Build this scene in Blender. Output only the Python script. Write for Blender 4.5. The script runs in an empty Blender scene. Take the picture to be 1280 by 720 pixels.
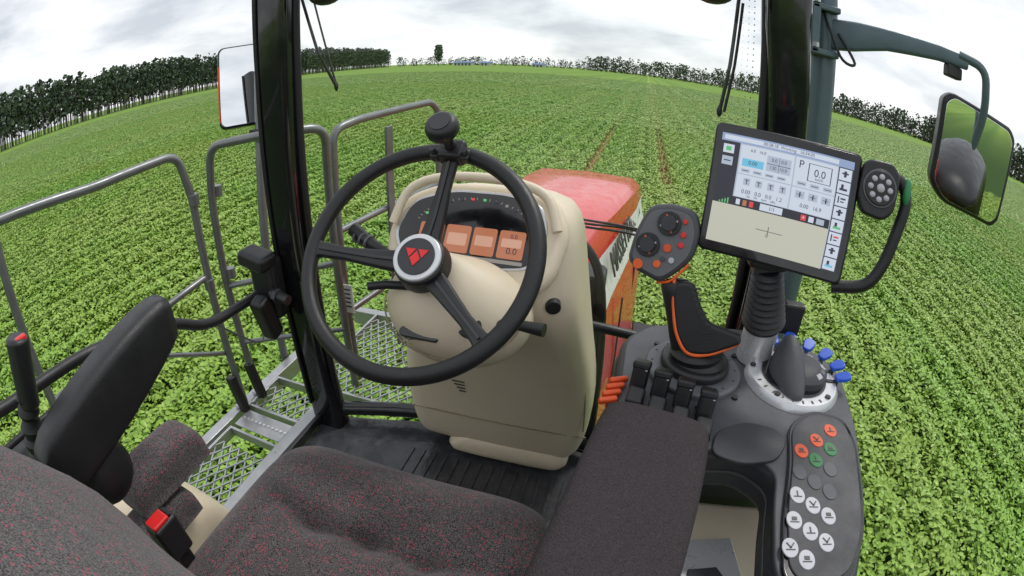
import bpy, math, random
from mathutils import Vector, Matrix, Euler
rnd=random.Random(7)
sc=bpy.context.scene
sc.view_settings.view_transform='Standard'
sc.view_settings.look='None'
sc.view_settings.exposure=0
COL=sc.collection

# ------------------------------------------------------------------ camera
PSI=math.radians(14.4);PHI=math.radians(26);RHO=math.radians(2.1)
F=Vector((-math.sin(PSI)*math.cos(PHI),math.cos(PSI)*math.cos(PHI),-math.sin(PHI)))
R0=Vector((math.cos(PSI),math.sin(PSI),0));U0=R0.cross(F)
R=R0*math.cos(RHO)+U0*math.sin(RHO);U=-R0*math.sin(RHO)+U0*math.cos(RHO)
cd=bpy.data.cameras.new('camera');cam=bpy.data.objects.new('camera',cd);COL.objects.link(cam)
M=Matrix((R,U,-F)).transposed().to_4x4();M.translation=Vector((.32,0,3.0));cam.matrix_world=M
cd.type='PANO'
try:
    cd.panorama_type='FISHEYE_EQUISOLID';cd.fisheye_lens=17.49;cd.fisheye_fov=math.pi
except Exception: pass
try:
    cd.cycles.panorama_type='FISHEYE_EQUISOLID';cd.cycles.fisheye_lens=17.49;cd.cycles.fisheye_fov=math.pi
except Exception: pass
cd.sensor_width=36;cd.clip_start=.01;cd.clip_end=9000;sc.camera=cam

# ------------------------------------------------------------------ world
w=bpy.data.worlds.new('World');sc.world=w;w.use_nodes=True
nt=w.node_tree;N=nt.nodes;L=nt.links
bg=N['Background'];bg.inputs[1].default_value=.138
SUN_EL=math.radians(58);SUN_AZ=math.radians(35)
sky=N.new('ShaderNodeTexSky');sky.sky_type='NISHITA';sky.sun_disc=False;sky.sun_elevation=SUN_EL;sky.sun_rotation=SUN_AZ
tc=N.new('ShaderNodeTexCoord')
mp=N.new('ShaderNodeMapping');mp.inputs['Scale'].default_value=(1.2,1.2,4)
L.new(tc.outputs['Generated'],mp.inputs[0])
ns=N.new('ShaderNodeTexNoise');ns.inputs['Scale'].default_value=2.6;ns.inputs['Detail'].default_value=5;ns.inputs['Roughness'].default_value=.55;ns.inputs['Distortion'].default_value=.2
L.new(mp.outputs[0],ns.inputs['Vector'])
cr=N.new('ShaderNodeValToRGB');cr.color_ramp.elements[0].position=.36;cr.color_ramp.elements[0].color=(4.9,5.2,5.6,1)
cr.color_ramp.elements[1].position=.57;cr.color_ramp.elements[1].color=(8.3,8.4,8.5,1)
L.new(ns.outputs[0],cr.inputs[0])
mx=N.new('ShaderNodeMix');mx.data_type='RGBA';mx.inputs[0].default_value=.9
L.new(sky.outputs[0],mx.inputs[6]);L.new(cr.outputs[0],mx.inputs[7]);L.new(mx.outputs[2],bg.inputs[0])
sd=bpy.data.lights.new('sun','SUN');sd.energy=1.5;sd.angle=math.radians(10);sd.color=(1,.96,.9)
so=bpy.data.objects.new('sun',sd);COL.objects.link(so)
sv=Vector((math.sin(SUN_AZ)*math.cos(SUN_EL),math.cos(SUN_AZ)*math.cos(SUN_EL),math.sin(SUN_EL)))
so.rotation_euler=sv.to_track_quat('Z','Y').to_euler();so.location=(0,0,20)

# ------------------------------------------------------------------ materials
def mat(name,col,rough=.5,metal=0,var=.12,scale=40,bump=.0,bscale=200,spec=.5,coat=0):
    m=bpy.data.materials.new(name);m.use_nodes=True;nt=m.node_tree;N=nt.nodes;L=nt.links
    b=N['Principled BSDF'];b.inputs['Roughness'].default_value=rough;b.inputs['Metallic'].default_value=metal
    b.inputs['Specular IOR Level'].default_value=spec;b.inputs['Coat Weight'].default_value=coat
    tc=N.new('ShaderNodeTexCoord')
    n=N.new('ShaderNodeTexNoise');n.inputs['Scale'].default_value=scale;n.inputs['Detail'].default_value=2
    L.new(tc.outputs['Object'],n.inputs['Vector'])
    mx=N.new('ShaderNodeMix');mx.data_type='RGBA'
    mx.inputs[6].default_value=(*[c*(1-var) for c in col],1);mx.inputs[7].default_value=(*[min(1,c*(1+var)) for c in col],1)
    L.new(n.outputs[0],mx.inputs[0]);L.new(mx.outputs[2],b.inputs['Base Color'])
    mr=N.new('ShaderNodeMapRange');mr.inputs[1].default_value=.3;mr.inputs[2].default_value=.7;mr.inputs[3].default_value=max(.02,rough-.08);mr.inputs[4].default_value=min(1,rough+.14)
    n2=N.new('ShaderNodeTexNoise');n2.inputs['Scale'].default_value=16;n2.inputs['Detail'].default_value=3;n2.inputs['Roughness'].default_value=.7
    L.new(tc.outputs['Object'],n2.inputs['Vector']);L.new(n2.outputs[0],mr.inputs[0]);L.new(mr.outputs[0],b.inputs['Roughness'])
    if bump:
        n3=N.new('ShaderNodeTexNoise');n3.inputs['Scale'].default_value=bscale;n3.inputs['Detail'].default_value=1
        L.new(tc.outputs['Object'],n3.inputs['Vector'])
        bp=N.new('ShaderNodeBump');bp.inputs['Strength'].default_value=bump;bp.inputs['Distance'].default_value=.002
        L.new(n3.outputs[0],bp.inputs['Height']);L.new(bp.outputs[0],b.inputs['Normal'])
    return m
black=mat('black_plastic',(.015,.015,.017),.36,bump=.25,bscale=700)
blackg=mat('black_gloss',(.008,.008,.01),.10,coat=.4)
rubber=mat('rubber',(.010,.010,.011),.42,bump=.3,bscale=500)
greyp=mat('console_grey',(.066,.068,.078),.40,bump=.35,bscale=900)
greyd=mat('console_dark',(.031,.032,.038),.40,bump=.3,bscale=900)
greym=mat('mid_grey',(.12,.125,.135),.4)
beige=mat('beige_plastic',(.75,.65,.49),.38,var=.05,scale=5,bump=.3,bscale=900)
beiged=mat('beige_dark',(.28,.23,.16),.5,var=.06,scale=8)
red=mat('red_paint',(.68,.012,.012),.20,var=.04,scale=4,coat=.25)
white=mat('white_paint',(.80,.79,.76),.3,var=.03)
galv=mat('galvanised_rail',(.20,.21,.21),.34,metal=.6,var=.25,scale=14)
alu=mat('plate_metal',(.45,.46,.47),.34,metal=.7,var=.2,scale=20)
silver=mat('silver',(.66,.67,.69),.28,metal=.45,var=.05)
bracket=mat('grey_bracket',(.10,.145,.165),.36,metal=.2,var=.15,scale=12)
orange=mat('orange_plastic',(.80,.13,.02),.4)
orangec=mat('orange_cover',(.8,.1,.02),.35)
blue=mat('blue_plastic',(.02,.10,.60),.3)
green=mat('green_plastic',(.03,.22,.08),.4)
btnw=mat('button_white',(.48,.48,.52),.5)
btng=mat('button_green',(.02,.17,.05),.5)
btno=mat('button_orange',(.68,.09,.03),.5)
btnd=mat('button_dark',(.065,.068,.08),.5)
redl=mat('red_badge',(.7,.02,.02),.3)
mirror=mat('mirror_glass',(.88,.90,.91),.02,metal=1,var=.01)
for n_ in mirror.node_tree.nodes:
    if n_.type=='MAP_RANGE': n_.inputs[3].default_value=.0;n_.inputs[4].default_value=.03
decalgrey=mat('decal_grey',(.07,.07,.07),.5)
tyre=mat('tyre_rubber',(.022,.021,.02),.7,bump=.4,bscale=40)
def emat(name,col,s=1.0):
    m=bpy.data.materials.new(name);m.use_nodes=True;nt=m.node_tree;b=nt.nodes['Principled BSDF']
    b.inputs['Base Color'].default_value=(*[c*.15 for c in col],1);b.inputs['Roughness'].default_value=.25
    b.inputs['Emission Color'].default_value=(*col,1);b.inputs['Emission Strength'].default_value=s
    return m
scrw=emat('lcd_white',(.36,.41,.50),1);scrp=emat('lcd_panel',(.52,.57,.66),1);scry=emat('lcd_map',(.46,.46,.38),1)
scrd=emat('lcd_dark',(.02,.02,.03),1);scrb=emat('lcd_blue',(.14,.44,.62),1);scrk=emat('lcd_ink',(.03,.03,.06),1);scrg=emat('lcd_green',(.1,.42,.15),1)
scro=emat('lcd_orange',(.55,.20,.10),.7);scrt=emat('lcd_title',(.24,.31,.48),1);scrr=emat('lcd_red',(.6,.05,.05),1);scrl=emat('lcd_sil',(.5,.45,.4),.4)
scrs=emat('lcd_soft',(.72,.40,.28),.7)
glass=bpy.data.materials.new('cab_glass');glass.use_nodes=True;nt=glass.node_tree;nt.nodes.clear()
o=nt.nodes.new('ShaderNodeOutputMaterial');t=nt.nodes.new('ShaderNodeBsdfTransparent');t.inputs[0].default_value=(.97,.985,.975,1)
gl=nt.nodes.new('ShaderNodeBsdfGlossy');gl.inputs['Roughness'].default_value=.02;ms=nt.nodes.new('ShaderNodeMixShader');ms.inputs[0].default_value=.035
nt.links.new(t.outputs[0],ms.inputs[1]);nt.links.new(gl.outputs[0],ms.inputs[2]);nt.links.new(ms.outputs[0],o.inputs[0])
def fabric():
    m=bpy.data.materials.new('seat_fabric');m.use_nodes=True;nt=m.node_tree;N=nt.nodes;L=nt.links;b=N['Principled BSDF']
    b.inputs['Roughness'].default_value=.95;b.inputs['Sheen Weight'].default_value=.25;b.inputs['Specular IOR Level'].default_value=.15
    tc=N.new('ShaderNodeTexCoord')
    v=N.new('ShaderNodeTexVoronoi');v.inputs['Scale'].default_value=140;v.inputs['Randomness'].default_value=.7;L.new(tc.outputs['Object'],v.inputs['Vector'])
    c=N.new('ShaderNodeValToRGB');c.color_ramp.elements[0].position=.20;c.color_ramp.elements[0].color=(1,1,1,1);c.color_ramp.elements[1].position=.32;c.color_ramp.elements[1].color=(0,0,0,1)
    L.new(v.outputs['Distance'],c.inputs[0])
    sx=N.new('ShaderNodeSeparateColor');L.new(v.outputs['Color'],sx.inputs[0])
    gt=N.new('ShaderNodeMath');gt.operation='GREATER_THAN';gt.inputs[1].default_value=.42;L.new(sx.outputs[0],gt.inputs[0])
    mu=N.new('ShaderNodeMath');mu.operation='MULTIPLY';L.new(c.outputs[0],mu.inputs[0]);L.new(gt.outputs[0],mu.inputs[1])
    n=N.new('ShaderNodeTexNoise');n.inputs['Scale'].default_value=520;n.inputs['Detail'].default_value=1;L.new(tc.outputs['Object'],n.inputs['Vector'])
    cn=N.new('ShaderNodeMapRange');cn.inputs[1].default_value=.36;cn.inputs[2].default_value=.66;L.new(n.outputs[0],cn.inputs[0])
    base=N.new('ShaderNodeMix');base.data_type='RGBA';base.inputs[6].default_value=(.018,.015,.016,1);base.inputs[7].default_value=(.155,.135,.138,1);L.new(cn.outputs[0],base.inputs[0])
    mx=N.new('ShaderNodeMix');mx.data_type='RGBA';mx.inputs[7].default_value=(.36,.055,.085,1);L.new(base.outputs[2],mx.inputs[6]);L.new(mu.outputs[0],mx.inputs[0])
    L.new(mx.outputs[2],b.inputs['Base Color'])
    n4=N.new('ShaderNodeTexNoise');n4.inputs['Scale'].default_value=12;n4.inputs['Detail'].default_value=2;L.new(tc.outputs['Object'],n4.inputs['Vector'])
    bp0=N.new('ShaderNodeBump');bp0.inputs['Strength'].default_value=.5;bp0.inputs['Distance'].default_value=.02;L.new(n4.outputs[0],bp0.inputs['Height'])
    bp=N.new('ShaderNodeBump');bp.inputs['Strength'].default_value=.7;bp.inputs['Distance'].default_value=.002;L.new(n.outputs[0],bp.inputs['Height']);L.new(bp0.outputs[0],bp.inputs['Normal']);L.new(bp.outputs[0],b.inputs['Normal'])
    return m
fab=fabric()
padm=mat('pad_fabric',(.045,.038,.041),.95,var=.7,scale=500,bump=.8,bscale=500,spec=.15)

# ------------------------------------------------------------------ mesh helpers
def empty(name,mw=None):
    e=bpy.data.objects.new(name,None);e.empty_display_size=.1;COL.objects.link(e)
    if mw is not None: e.matrix_world=mw
    return e
def mesh(name,verts,faces,m,parent=None,smooth=True,bevel=0,seg=3,sub=0,mats=None,mi=None,sharp=35):
    me=bpy.data.meshes.new(name);me.from_pydata([tuple(v) for v in verts],[],faces);me.update()
    for mm in (mats or [m]): me.materials.append(mm)
    if mi: me.polygons.foreach_set('material_index',mi)
    if smooth: me.polygons.foreach_set('use_smooth',[True]*len(me.polygons))
    ob=bpy.data.objects.new(name,me);COL.objects.link(ob)
    if parent: ob.parent=parent
    if bevel:
        b=ob.modifiers.new('b','BEVEL');b.width=bevel;b.segments=seg;b.limit_method='ANGLE';b.angle_limit=math.radians(30);b.harden_normals=True
    if sub:
        s=ob.modifiers.new('s','SUBSURF');s.levels=sub;s.render_levels=sub
    if smooth and not sub and not bevel:
        try: me.set_sharp_from_angle(angle=math.radians(sharp))
        except Exception: pass
    return ob
def box(name,c,s,m,parent=None,rot=None,bevel=.003,seg=2):
    vs=[Vector((x*s[0]/2,y*s[1]/2,z*s[2]/2)) for x in(-1,1) for y in(-1,1) for z in(-1,1)]
    if rot is not None:
        if not isinstance(rot,Matrix): rot=Euler([math.radians(a) for a in rot]).to_matrix()
        vs=[rot@v for v in vs]
    vs=[v+Vector(c) for v in vs]
    return mesh(name,vs,[(0,1,3,2),(4,6,7,5),(0,4,5,1),(2,3,7,6),(0,2,6,4),(1,5,7,3)],m,parent,bevel=bevel,seg=seg,smooth=bevel>0)
def frame_from(d,up=Vector((0,0,1))):
    d=d.normalized()
    if abs(d.dot(up))>.98: up=Vector((1,0,0))
    x=up.cross(d).normalized();y=d.cross(x)
    return x,y
def cyl(name,p0,p1,r0,m,parent=None,r1=None,n=32,bevel=0,prof=None):
    p0=Vector(p0);p1=Vector(p1);d=p1-p0;x,y=frame_from(d)
    if r1 is None:r1=r0
    prof=prof or [(0,r0),(1,r1)]
    vs=[];fs=[]
    for t,r in prof:
        c=p0+d*t
        for i in range(n):
            a=2*math.pi*i/n;vs.append(c+x*math.cos(a)*r+y*math.sin(a)*r)
    for k in range(len(prof)-1):
        for i in range(n):
            j=(i+1)%n;fs.append((k*n+i,k*n+j,(k+1)*n+j,(k+1)*n+i))
    fs.append(tuple(reversed(range(n))));fs.append(tuple(range((len(prof)-1)*n,len(prof)*n)))
    return mesh(name,vs,fs,m,parent,bevel=bevel)
def smoothpath(pts,k=6,closed=False):
    P=[Vector(p) for p in pts];n=len(P);out=[]
    rg=range(n if closed else n-1)
    for i in rg:
        if closed: a,b,c,d=P[(i-1)%n],P[i],P[(i+1)%n],P[(i+2)%n]
        else: a,b,c,d=P[max(i-1,0)],P[i],P[i+1],P[min(i+2,n-1)]
        for s in range(k):
            t=s/k
            out.append(.5*((2*b)+(c-a)*t+(2*a-5*b+4*c-d)*t*t+(3*b-a-3*c+d)*t**3))
    if not closed: out.append(P[-1])
    return out
def roundpath(pts,r=.05,k=6):
    P=[Vector(p) for p in pts];out=[P[0]]
    for i in range(1,len(P)-1):
        a,b,c=P[i-1],P[i],P[i+1];rr=min(r,(a-b).length*.45,(c-b).length*.45)
        p=b+(a-b).normalized()*rr;q=b+(c-b).normalized()*rr
        for s in range(k+1):
            t=s/k;out.append(p*(1-t)**2+b*2*t*(1-t)+q*t*t)
    out.append(P[-1]);return out
def tube(name,pts,r,m,parent=None,closed=False,n=14,sy=1.0,rad=None):
    P=[Vector(p) for p in pts];K=len(P);vs=[];fs=[];px=None
    for i,p in enumerate(P):
        if closed: d=P[(i+1)%K]-P[(i-1)%K]
        else: d=P[min(i+1,K-1)]-P[max(i-1,0)]
        d.normalize()
        if px is None: x,y=frame_from(d)
        else:
            x=(px-d*px.dot(d)).normalized();y=d.cross(x)
        px=x;rr=rad(i/(K-1)) if rad else r
        for j in range(n):
            a=2*math.pi*j/n;vs.append(p+x*math.cos(a)*rr+y*math.sin(a)*rr*sy)
    for i in range(K if closed else K-1):
        i2=(i+1)%K
        for j in range(n):
            j2=(j+1)%n;fs.append((i*n+j,i*n+j2,i2*n+j2,i2*n+j))
    if not closed: fs.append(tuple(reversed(range(n))));fs.append(tuple(range((K-1)*n,K*n)))
    return mesh(name,vs,fs,m,parent,sharp=60)
def prism(name,outline,z0,z1,m,parent=None,bevel=.003,seg=3,mw=None,taper=1.0,smooth=True):
    n=len(outline);cx=sum(p[0] for p in outline)/n;cy=sum(p[1] for p in outline)/n
    vs=[Vector((cx+(p[0]-cx)*taper,cy+(p[1]-cy)*taper,z0)) for p in outline]+[Vector((p[0],p[1],z1)) for p in outline]
    if mw is not None: vs=[mw@v for v in vs]
    fs=[tuple(reversed(range(n))),tuple(range(n,2*n))]+[(i,(i+1)%n,n+(i+1)%n,n+i) for i in range(n)]
    return mesh(name,vs,fs,m,parent,bevel=bevel,seg=seg,smooth=smooth)
def rrect(x0,x1,y0,y1,r,k=5):
    out=[]
    for cx,cy,a0 in((x1-r,y1-r,0),(x0+r,y1-r,90),(x0+r,y0+r,180),(x1-r,y0+r,270)):
        for s in range(k+1):
            a=math.radians(a0+90*s/k);out.append((cx+r*math.cos(a),cy+r*math.sin(a)))
    return out
def rpoly(pts,r=.03,k=5):
    n=len(pts);out=[]
    for i in range(n):
        a=Vector(pts[i-1]);b=Vector(pts[i]);c=Vector(pts[(i+1)%n]);rr=min(r,(a-b).length*.4,(c-b).length*.4)
        p=b+(a-b).normalized()*rr;q=b+(c-b).normalized()*rr
        for s in range(k+1):
            t=s/k;v=p*(1-t)**2+b*2*t*(1-t)+q*t*t;out.append((v.x,v.y))
    return out
def loft(name,secs,m,parent=None,closed=True,sub=0,caps=True,mats=None,mfun=None,bevel=0):
    n=len(secs[0]);vs=[v for s in secs for v in s];fs=[]
    for k in range(len(secs)-1):
        for i in range(n if closed else n-1):
            j=(i+1)%n;fs.append((k*n+i,k*n+j,(k+1)*n+j,(k+1)*n+i))
    mi=[mfun(i%n if closed else i%(n-1)) for i in range(len(fs))] if mfun else None
    if caps:
        fs.append(tuple(reversed(range(n))));fs.append(tuple(range((len(secs)-1)*n,len(secs)*n)))
        if mi: mi+= [0,0]
    return mesh(name,vs,fs,m,parent,sub=sub,mats=mats,mi=mi,bevel=bevel)
def sphere(name,c,r,m,parent=None,n=20,rot=None):
    if not hasattr(r,'__len__'): r=(r,r,r)
    vs=[];fs=[];h=n//2
    for i in range(1,h):
        t=math.pi*i/h
        for j in range(n):
            a=2*math.pi*j/n;vs.append(Vector((math.sin(t)*math.cos(a)*r[0],math.sin(t)*math.sin(a)*r[1],math.cos(t)*r[2])))
    vs.append(Vector((0,0,r[2])));vs.append(Vector((0,0,-r[2])));T=len(vs)-2
    for i in range(h-2):
        for j in range(n):
            k=(j+1)%n;fs.append((i*n+j,(i+1)*n+j,(i+1)*n+k,i*n+k))
    for j in range(n):
        k=(j+1)%n;fs.append((T,j,k));fs.append((T+1,(h-2)*n+k,(h-2)*n+j))
    if rot is not None: vs=[rot@v for v in vs]
    return mesh(name,[v+Vector(c) for v in vs],fs,m,parent,sharp=70)
def text(name,body,size,m,parent,mw,ext=.0003,align='CENTER'):
    cu=bpy.data.curves.new(name,'FONT');cu.body=body;cu.size=size;cu.extrude=ext;cu.align_x=align;cu.align_y='CENTER';cu.materials.append(m)
    ob=bpy.data.objects.new(name,cu);COL.objects.link(ob);ob.parent=parent;ob.matrix_local=mw
    return ob
def frm(o,x,y):
    x=Vector(x).normalized();y=Vector(y);y=(y-x*y.dot(x)).normalized();z=x.cross(y)
    m=Matrix((x,y,z)).transposed().to_4x4();m.translation=Vector(o);return m

# ------------------------------------------------------------------ ground & crop
def mnode(N,L,op,a,b=None,c=None):
    n=N.new('ShaderNodeMath');n.operation=op
    for i,v in enumerate((a,b,c)):
        if v is None: continue
        if isinstance(v,(int,float)): n.inputs[i].default_value=v
        else: L.new(v,n.inputs[i])
    return n.outputs[0]
def stripes(N,L,g,col_in):
    """sowing-row / sprayer-swath banding and wheel tramlines along the tractor's heading"""
    sp=N.new('ShaderNodeSeparateXYZ');L.new(g.outputs['Position'],sp.inputs[0]);X=sp.outputs[0];Y=sp.outputs[1]
    s1=mnode(N,L,'SINE',mnode(N,L,'MULTIPLY',X,2.4));s2=mnode(N,L,'SINE',mnode(N,L,'MULTIPLY',X,1.03));s3=mnode(N,L,'SINE',mnode(N,L,'MULTIPLY',X,.37))
    f=mnode(N,L,'ADD',mnode(N,L,'ADD',mnode(N,L,'MULTIPLY',s1,.10),mnode(N,L,'MULTIPLY',s2,.10)),mnode(N,L,'MULTIPLY_ADD',s3,.08,.20))
    # tramlines: two lighter ruts ahead of the tractor
    d=mnode(N,L,'ABSOLUTE',mnode(N,L,'SUBTRACT',mnode(N,L,'ABSOLUTE',X),1.05))
    tr=mnode(N,L,'MULTIPLY',mnode(N,L,'LESS_THAN',d,.22),mnode(N,L,'GREATER_THAN',Y,9))
    f2=mnode(N,L,'MULTIPLY_ADD',tr,.35,f)
    mm=N.new('ShaderNodeMix');mm.data_type='RGBA';mm.inputs[7].default_value=(.36,.45,.10,1);L.new(f2,mm.inputs[0]);L.new(col_in,mm.inputs[6])
    return mm.outputs[2]
def ground_mat():
    m=bpy.data.materials.new('field_ground');m.use_nodes=True;nt=m.node_tree;N=nt.nodes;L=nt.links;b=N['Principled BSDF'];b.inputs['Roughness'].default_value=.95;b.inputs['Specular IOR Level'].default_value=.1
    g=N.new('ShaderNodeNewGeometry')
    n=N.new('ShaderNodeTexNoise');n.inputs['Scale'].default_value=.35;n.inputs['Detail'].default_value=8;n.inputs['Roughness'].default_value=.75;L.new(g.outputs['Position'],n.inputs['Vector'])
    c=N.new('ShaderNodeValToRGB');c.color_ramp.elements[0].position=.35;c.color_ramp.elements[0].color=(.085,.18,.03,1);c.color_ramp.elements[1].position=.68;c.color_ramp.elements[1].color=(.18,.31,.06,1);L.new(n.outputs[0],c.inputs[0])
    st=stripes(N,L,g,c.outputs[0])
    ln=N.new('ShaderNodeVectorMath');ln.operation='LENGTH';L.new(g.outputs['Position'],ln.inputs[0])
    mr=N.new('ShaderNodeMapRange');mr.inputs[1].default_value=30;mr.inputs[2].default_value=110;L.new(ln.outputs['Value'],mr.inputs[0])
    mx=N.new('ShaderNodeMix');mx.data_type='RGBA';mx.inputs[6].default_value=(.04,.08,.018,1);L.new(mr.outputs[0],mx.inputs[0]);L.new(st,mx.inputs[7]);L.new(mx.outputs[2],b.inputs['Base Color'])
    return m
S=5000
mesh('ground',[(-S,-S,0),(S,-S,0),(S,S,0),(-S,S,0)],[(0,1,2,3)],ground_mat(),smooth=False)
soil=mat('red_soil',(.42,.20,.09),.95,var=.3,scale=3,spec=.1)
dt=empty('dirt_track')
for x in (-1.03,1.07):
    mesh('wheel_rut',[(x-.3,11,.05),(x+.3,11,.05),(x+.3,24,.05),(x-.3,24,.05)],[(0,1,2,3)],soil,dt,smooth=False)
def leaf_mat(name,a,b_):
    m=bpy.data.materials.new(name);m.use_nodes=True;nt=m.node_tree;N=nt.nodes;L=nt.links;b=N['Principled BSDF'];b.inputs['Roughness'].default_value=.42;b.inputs['Specular IOR Level'].default_value=.45
    g=N.new('ShaderNodeNewGeometry')
    c=N.new('ShaderNodeMix');c.data_type='RGBA';c.inputs[6].default_value=(*a,1);c.inputs[7].default_value=(*b_,1);L.new(g.outputs['Random Per Island'],c.inputs[0])
    n=N.new('ShaderNodeTexNoise');n.inputs['Scale'].default_value=.13;n.inputs['Detail'].default_value=3;n.inputs['Roughness'].default_value=.65;L.new(g.outputs['Position'],n.inputs['Vector'])
    r=N.new('ShaderNodeMapRange');r.inputs[1].default_value=.42;r.inputs[2].default_value=.72;r.inputs[3].default_value=0;r.inputs[4].default_value=.55;L.new(n.outputs[0],r.inputs[0])
    c2=N.new('ShaderNodeMix');c2.data_type='RGBA';c2.inputs[7].default_value=(.34,.43,.07,1);L.new(r.outputs[0],c2.inputs[0]);L.new(c.outputs[2],c2.inputs[6])
    st=stripes(N,L,g,c2.outputs[2])
    L.new(st,b.inputs['Base Color'])
    return m
leafm=leaf_mat('soy_leaf',(.14,.32,.03),(.27,.48,.055))
def leaf_tile(name,seed,gap=False,n=7200,far=False):
    r=random.Random(seed);vs=[];fs=[]
    bumps=[(r.uniform(-1,1),r.uniform(-1,1),r.uniform(.07,.2),r.uniform(-.04,.06)) for _ in range(30)]
    for cnt in range(n):
        x=r.uniform(-1,1);y=r.uniform(-1,1)
        ph=((x+1)/.5)%1;row=.5+.5*math.cos(2*math.pi*(ph-.5))
        if gap and abs(x+.05*math.sin(y*4))<.13 and r.random()<.90: continue
        h=.37+(.05 if far else .07)*row+r.uniform(-.02,.02)
        for bx,by,br,bh in bumps: h+=bh*math.exp(-((x-bx)**2+(y-by)**2)/(br*br))
        z=h-abs(r.gauss(0,.045 if far else .055))
        ln=r.uniform(.040,.075)*(.8 if far else 1);wd=ln*r.uniform(.58,.75);a=r.uniform(0,2*math.pi)
        tx=r.gauss(0,.36);ty=r.gauss(0,.36)
        ca,sa=math.cos(a),math.sin(a)
        pts=[(-.5,0,-.1),(0,.42,.0),(.55,0,-.15),(0,-.42,.0)] if far else [(-.5,0,-.1),(-.2,.42,.0),(.22,.36,.0),(.55,0,-.18),(.22,-.36,.0),(-.2,-.42,.0),(.05,0,-.08)]
        b=len(vs)
        for (px,py,pz) in pts:
            X=px*ln;Y=py*wd*1.1;Z=pz*ln
            gx=X*ca-Y*sa;gy=X*sa+Y*ca
            vs.append((x+gx,y+gy,z+Z+gx*tx+gy*ty))
        fs+= [(b,b+3,b+2,b+1)] if far else [(b,b+6,b+1),(b+1,b+6,b+2),(b+2,b+6,b+3),(b+3,b+6,b+4),(b+4,b+6,b+5),(b+5,b+6,b)]
    me=bpy.data.meshes.new(name);me.from_pydata(vs,[],fs);me.materials.append(leafm);me.update();return me
tiles=[leaf_tile('soybean_leaves_%d'%i,i+1) for i in range(4)]
ftiles=[leaf_tile('soybean_leaves_far_%d'%i,i+21,n=9000,far=True) for i in range(4)]
gt=leaf_tile('soybean_leaves_track',9,True)
crop=empty('soybean_field')
def tile(me,x,y,s,flip):
    ob=bpy.data.objects.new('soybean_plants',me);COL.objects.link(ob);ob.parent=crop
    ob.location=(x,y,0);ob.rotation_euler=(0,0,math.pi if flip else 0);ob.scale=(s*1.01,s*1.01,1+.05*(s-1))
def insector(x,y,m=0):
    az=math.degrees(math.atan2(x,y));return -95-m<az<66+m
def add_ring(sz,r0,r1):
    n=int(r1/sz)+2
    for i in range(-n,n):
        for j in range(-n,n):
            x=(i+.5)*sz;y=(j+.5)*sz
            q=max(abs(x),abs(y))
            if q<r0 or q>r1: continue
            if not (insector(x,y,4) or (q<7 and x>0 and y>-5) or (sz==2 and 0<x<6 and y<0 and q<16)): continue
            yield x,y,(sz==2 and abs(x)<2 and 12<y<24)
for x,y,tk in add_ring(2,0,24):
    tile(gt if tk else rnd.choice(tiles),x,y,1,rnd.random()<.5 and not tk)
for x,y,tk in add_ring(4,24,64): tile(rnd.choice(ftiles),x,y,2,rnd.random()<.5)
for x,y,tk in add_ring(8,64,144): tile(rnd.choice(ftiles),x,y,4,rnd.random()<.5)

# ------------------------------------------------------------------ tree lines
def foliage_mat(name,a,b_):
    m=bpy.data.materials.new(name);m.use_nodes=True;nt=m.node_tree;N=nt.nodes;L=nt.links;b=N['Principled BSDF'];b.inputs['Roughness'].default_value=.9;b.inputs['Specular IOR Level'].default_value=.05
    g=N.new('ShaderNodeNewGeometry');c=N.new('ShaderNodeMix');c.data_type='RGBA';c.inputs[6].default_value=(*a,1);c.inputs[7].default_value=(*b_,1)
    L.new(g.outputs['Random Per Island'],c.inputs[0]);L.new(c.outputs[2],b.inputs['Base Color']);return m
fol=foliage_mat('forest_foliage',(.048,.074,.052),(.13,.17,.11));bark=mat('pale_bark',(.13,.12,.11),.9,scale=1,spec=.05)  # foliage greens lightened to paint in distance haze
def trees(name,specs,n=34,crown0=.42,seed=3,wide=.16,s0=.03,s1=.065):
    r=random.Random(seed);vs=[];fs=[];mi=[]
    for (x,y,h) in specs:
        tw=h*.007;b=len(vs)
        lean=r.uniform(-.4,.4)
        for (dx,dy) in((-tw,-tw),(tw,-tw),(tw,tw),(-tw,tw)): vs.append((x+dx,y+dy,0))
        for (dx,dy) in((-tw,-tw),(tw,-tw),(tw,tw),(-tw,tw)): vs.append((x+dx*.4+lean,y+dy*.4,h*.92))
        for i in range(4): fs.append((b+i,b+(i+1)%4,b+4+(i+1)%4,b+4+i));mi.append(1)
        c0=crown0*r.uniform(.6,1.25)
        for k in range(n):
            t=r.random()**.85;z=h*(c0+(1-c0)*t);w=h*wide*(1-abs(t-.45)**1.5)*.9
            a=r.uniform(0,6.28);rr=w*math.sqrt(r.random())
            cx=x+lean*t+rr*math.cos(a);cy=y+rr*math.sin(a);s=h*r.uniform(s0,s1)
            u=Vector((r.gauss(0,1),r.gauss(0,1),r.gauss(0,.6))).normalized();v=u.cross(Vector((r.gauss(0,1),r.gauss(0,1),r.gauss(0,1)))).normalized()
            b=len(vs)
            for q in range(5):
                aa=q*1.257;s2=s*r.uniform(.6,1.2);p=Vector((cx,cy,z))+u*math.cos(aa)*s2+v*math.sin(aa)*s2;vs.append(tuple(p))
            fs.append((b,b+1,b+2,b+3,b+4));mi.append(0)
    return mesh(name,vs,fs,None,mats=[fol,bark],mi=mi,smooth=False)
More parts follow.
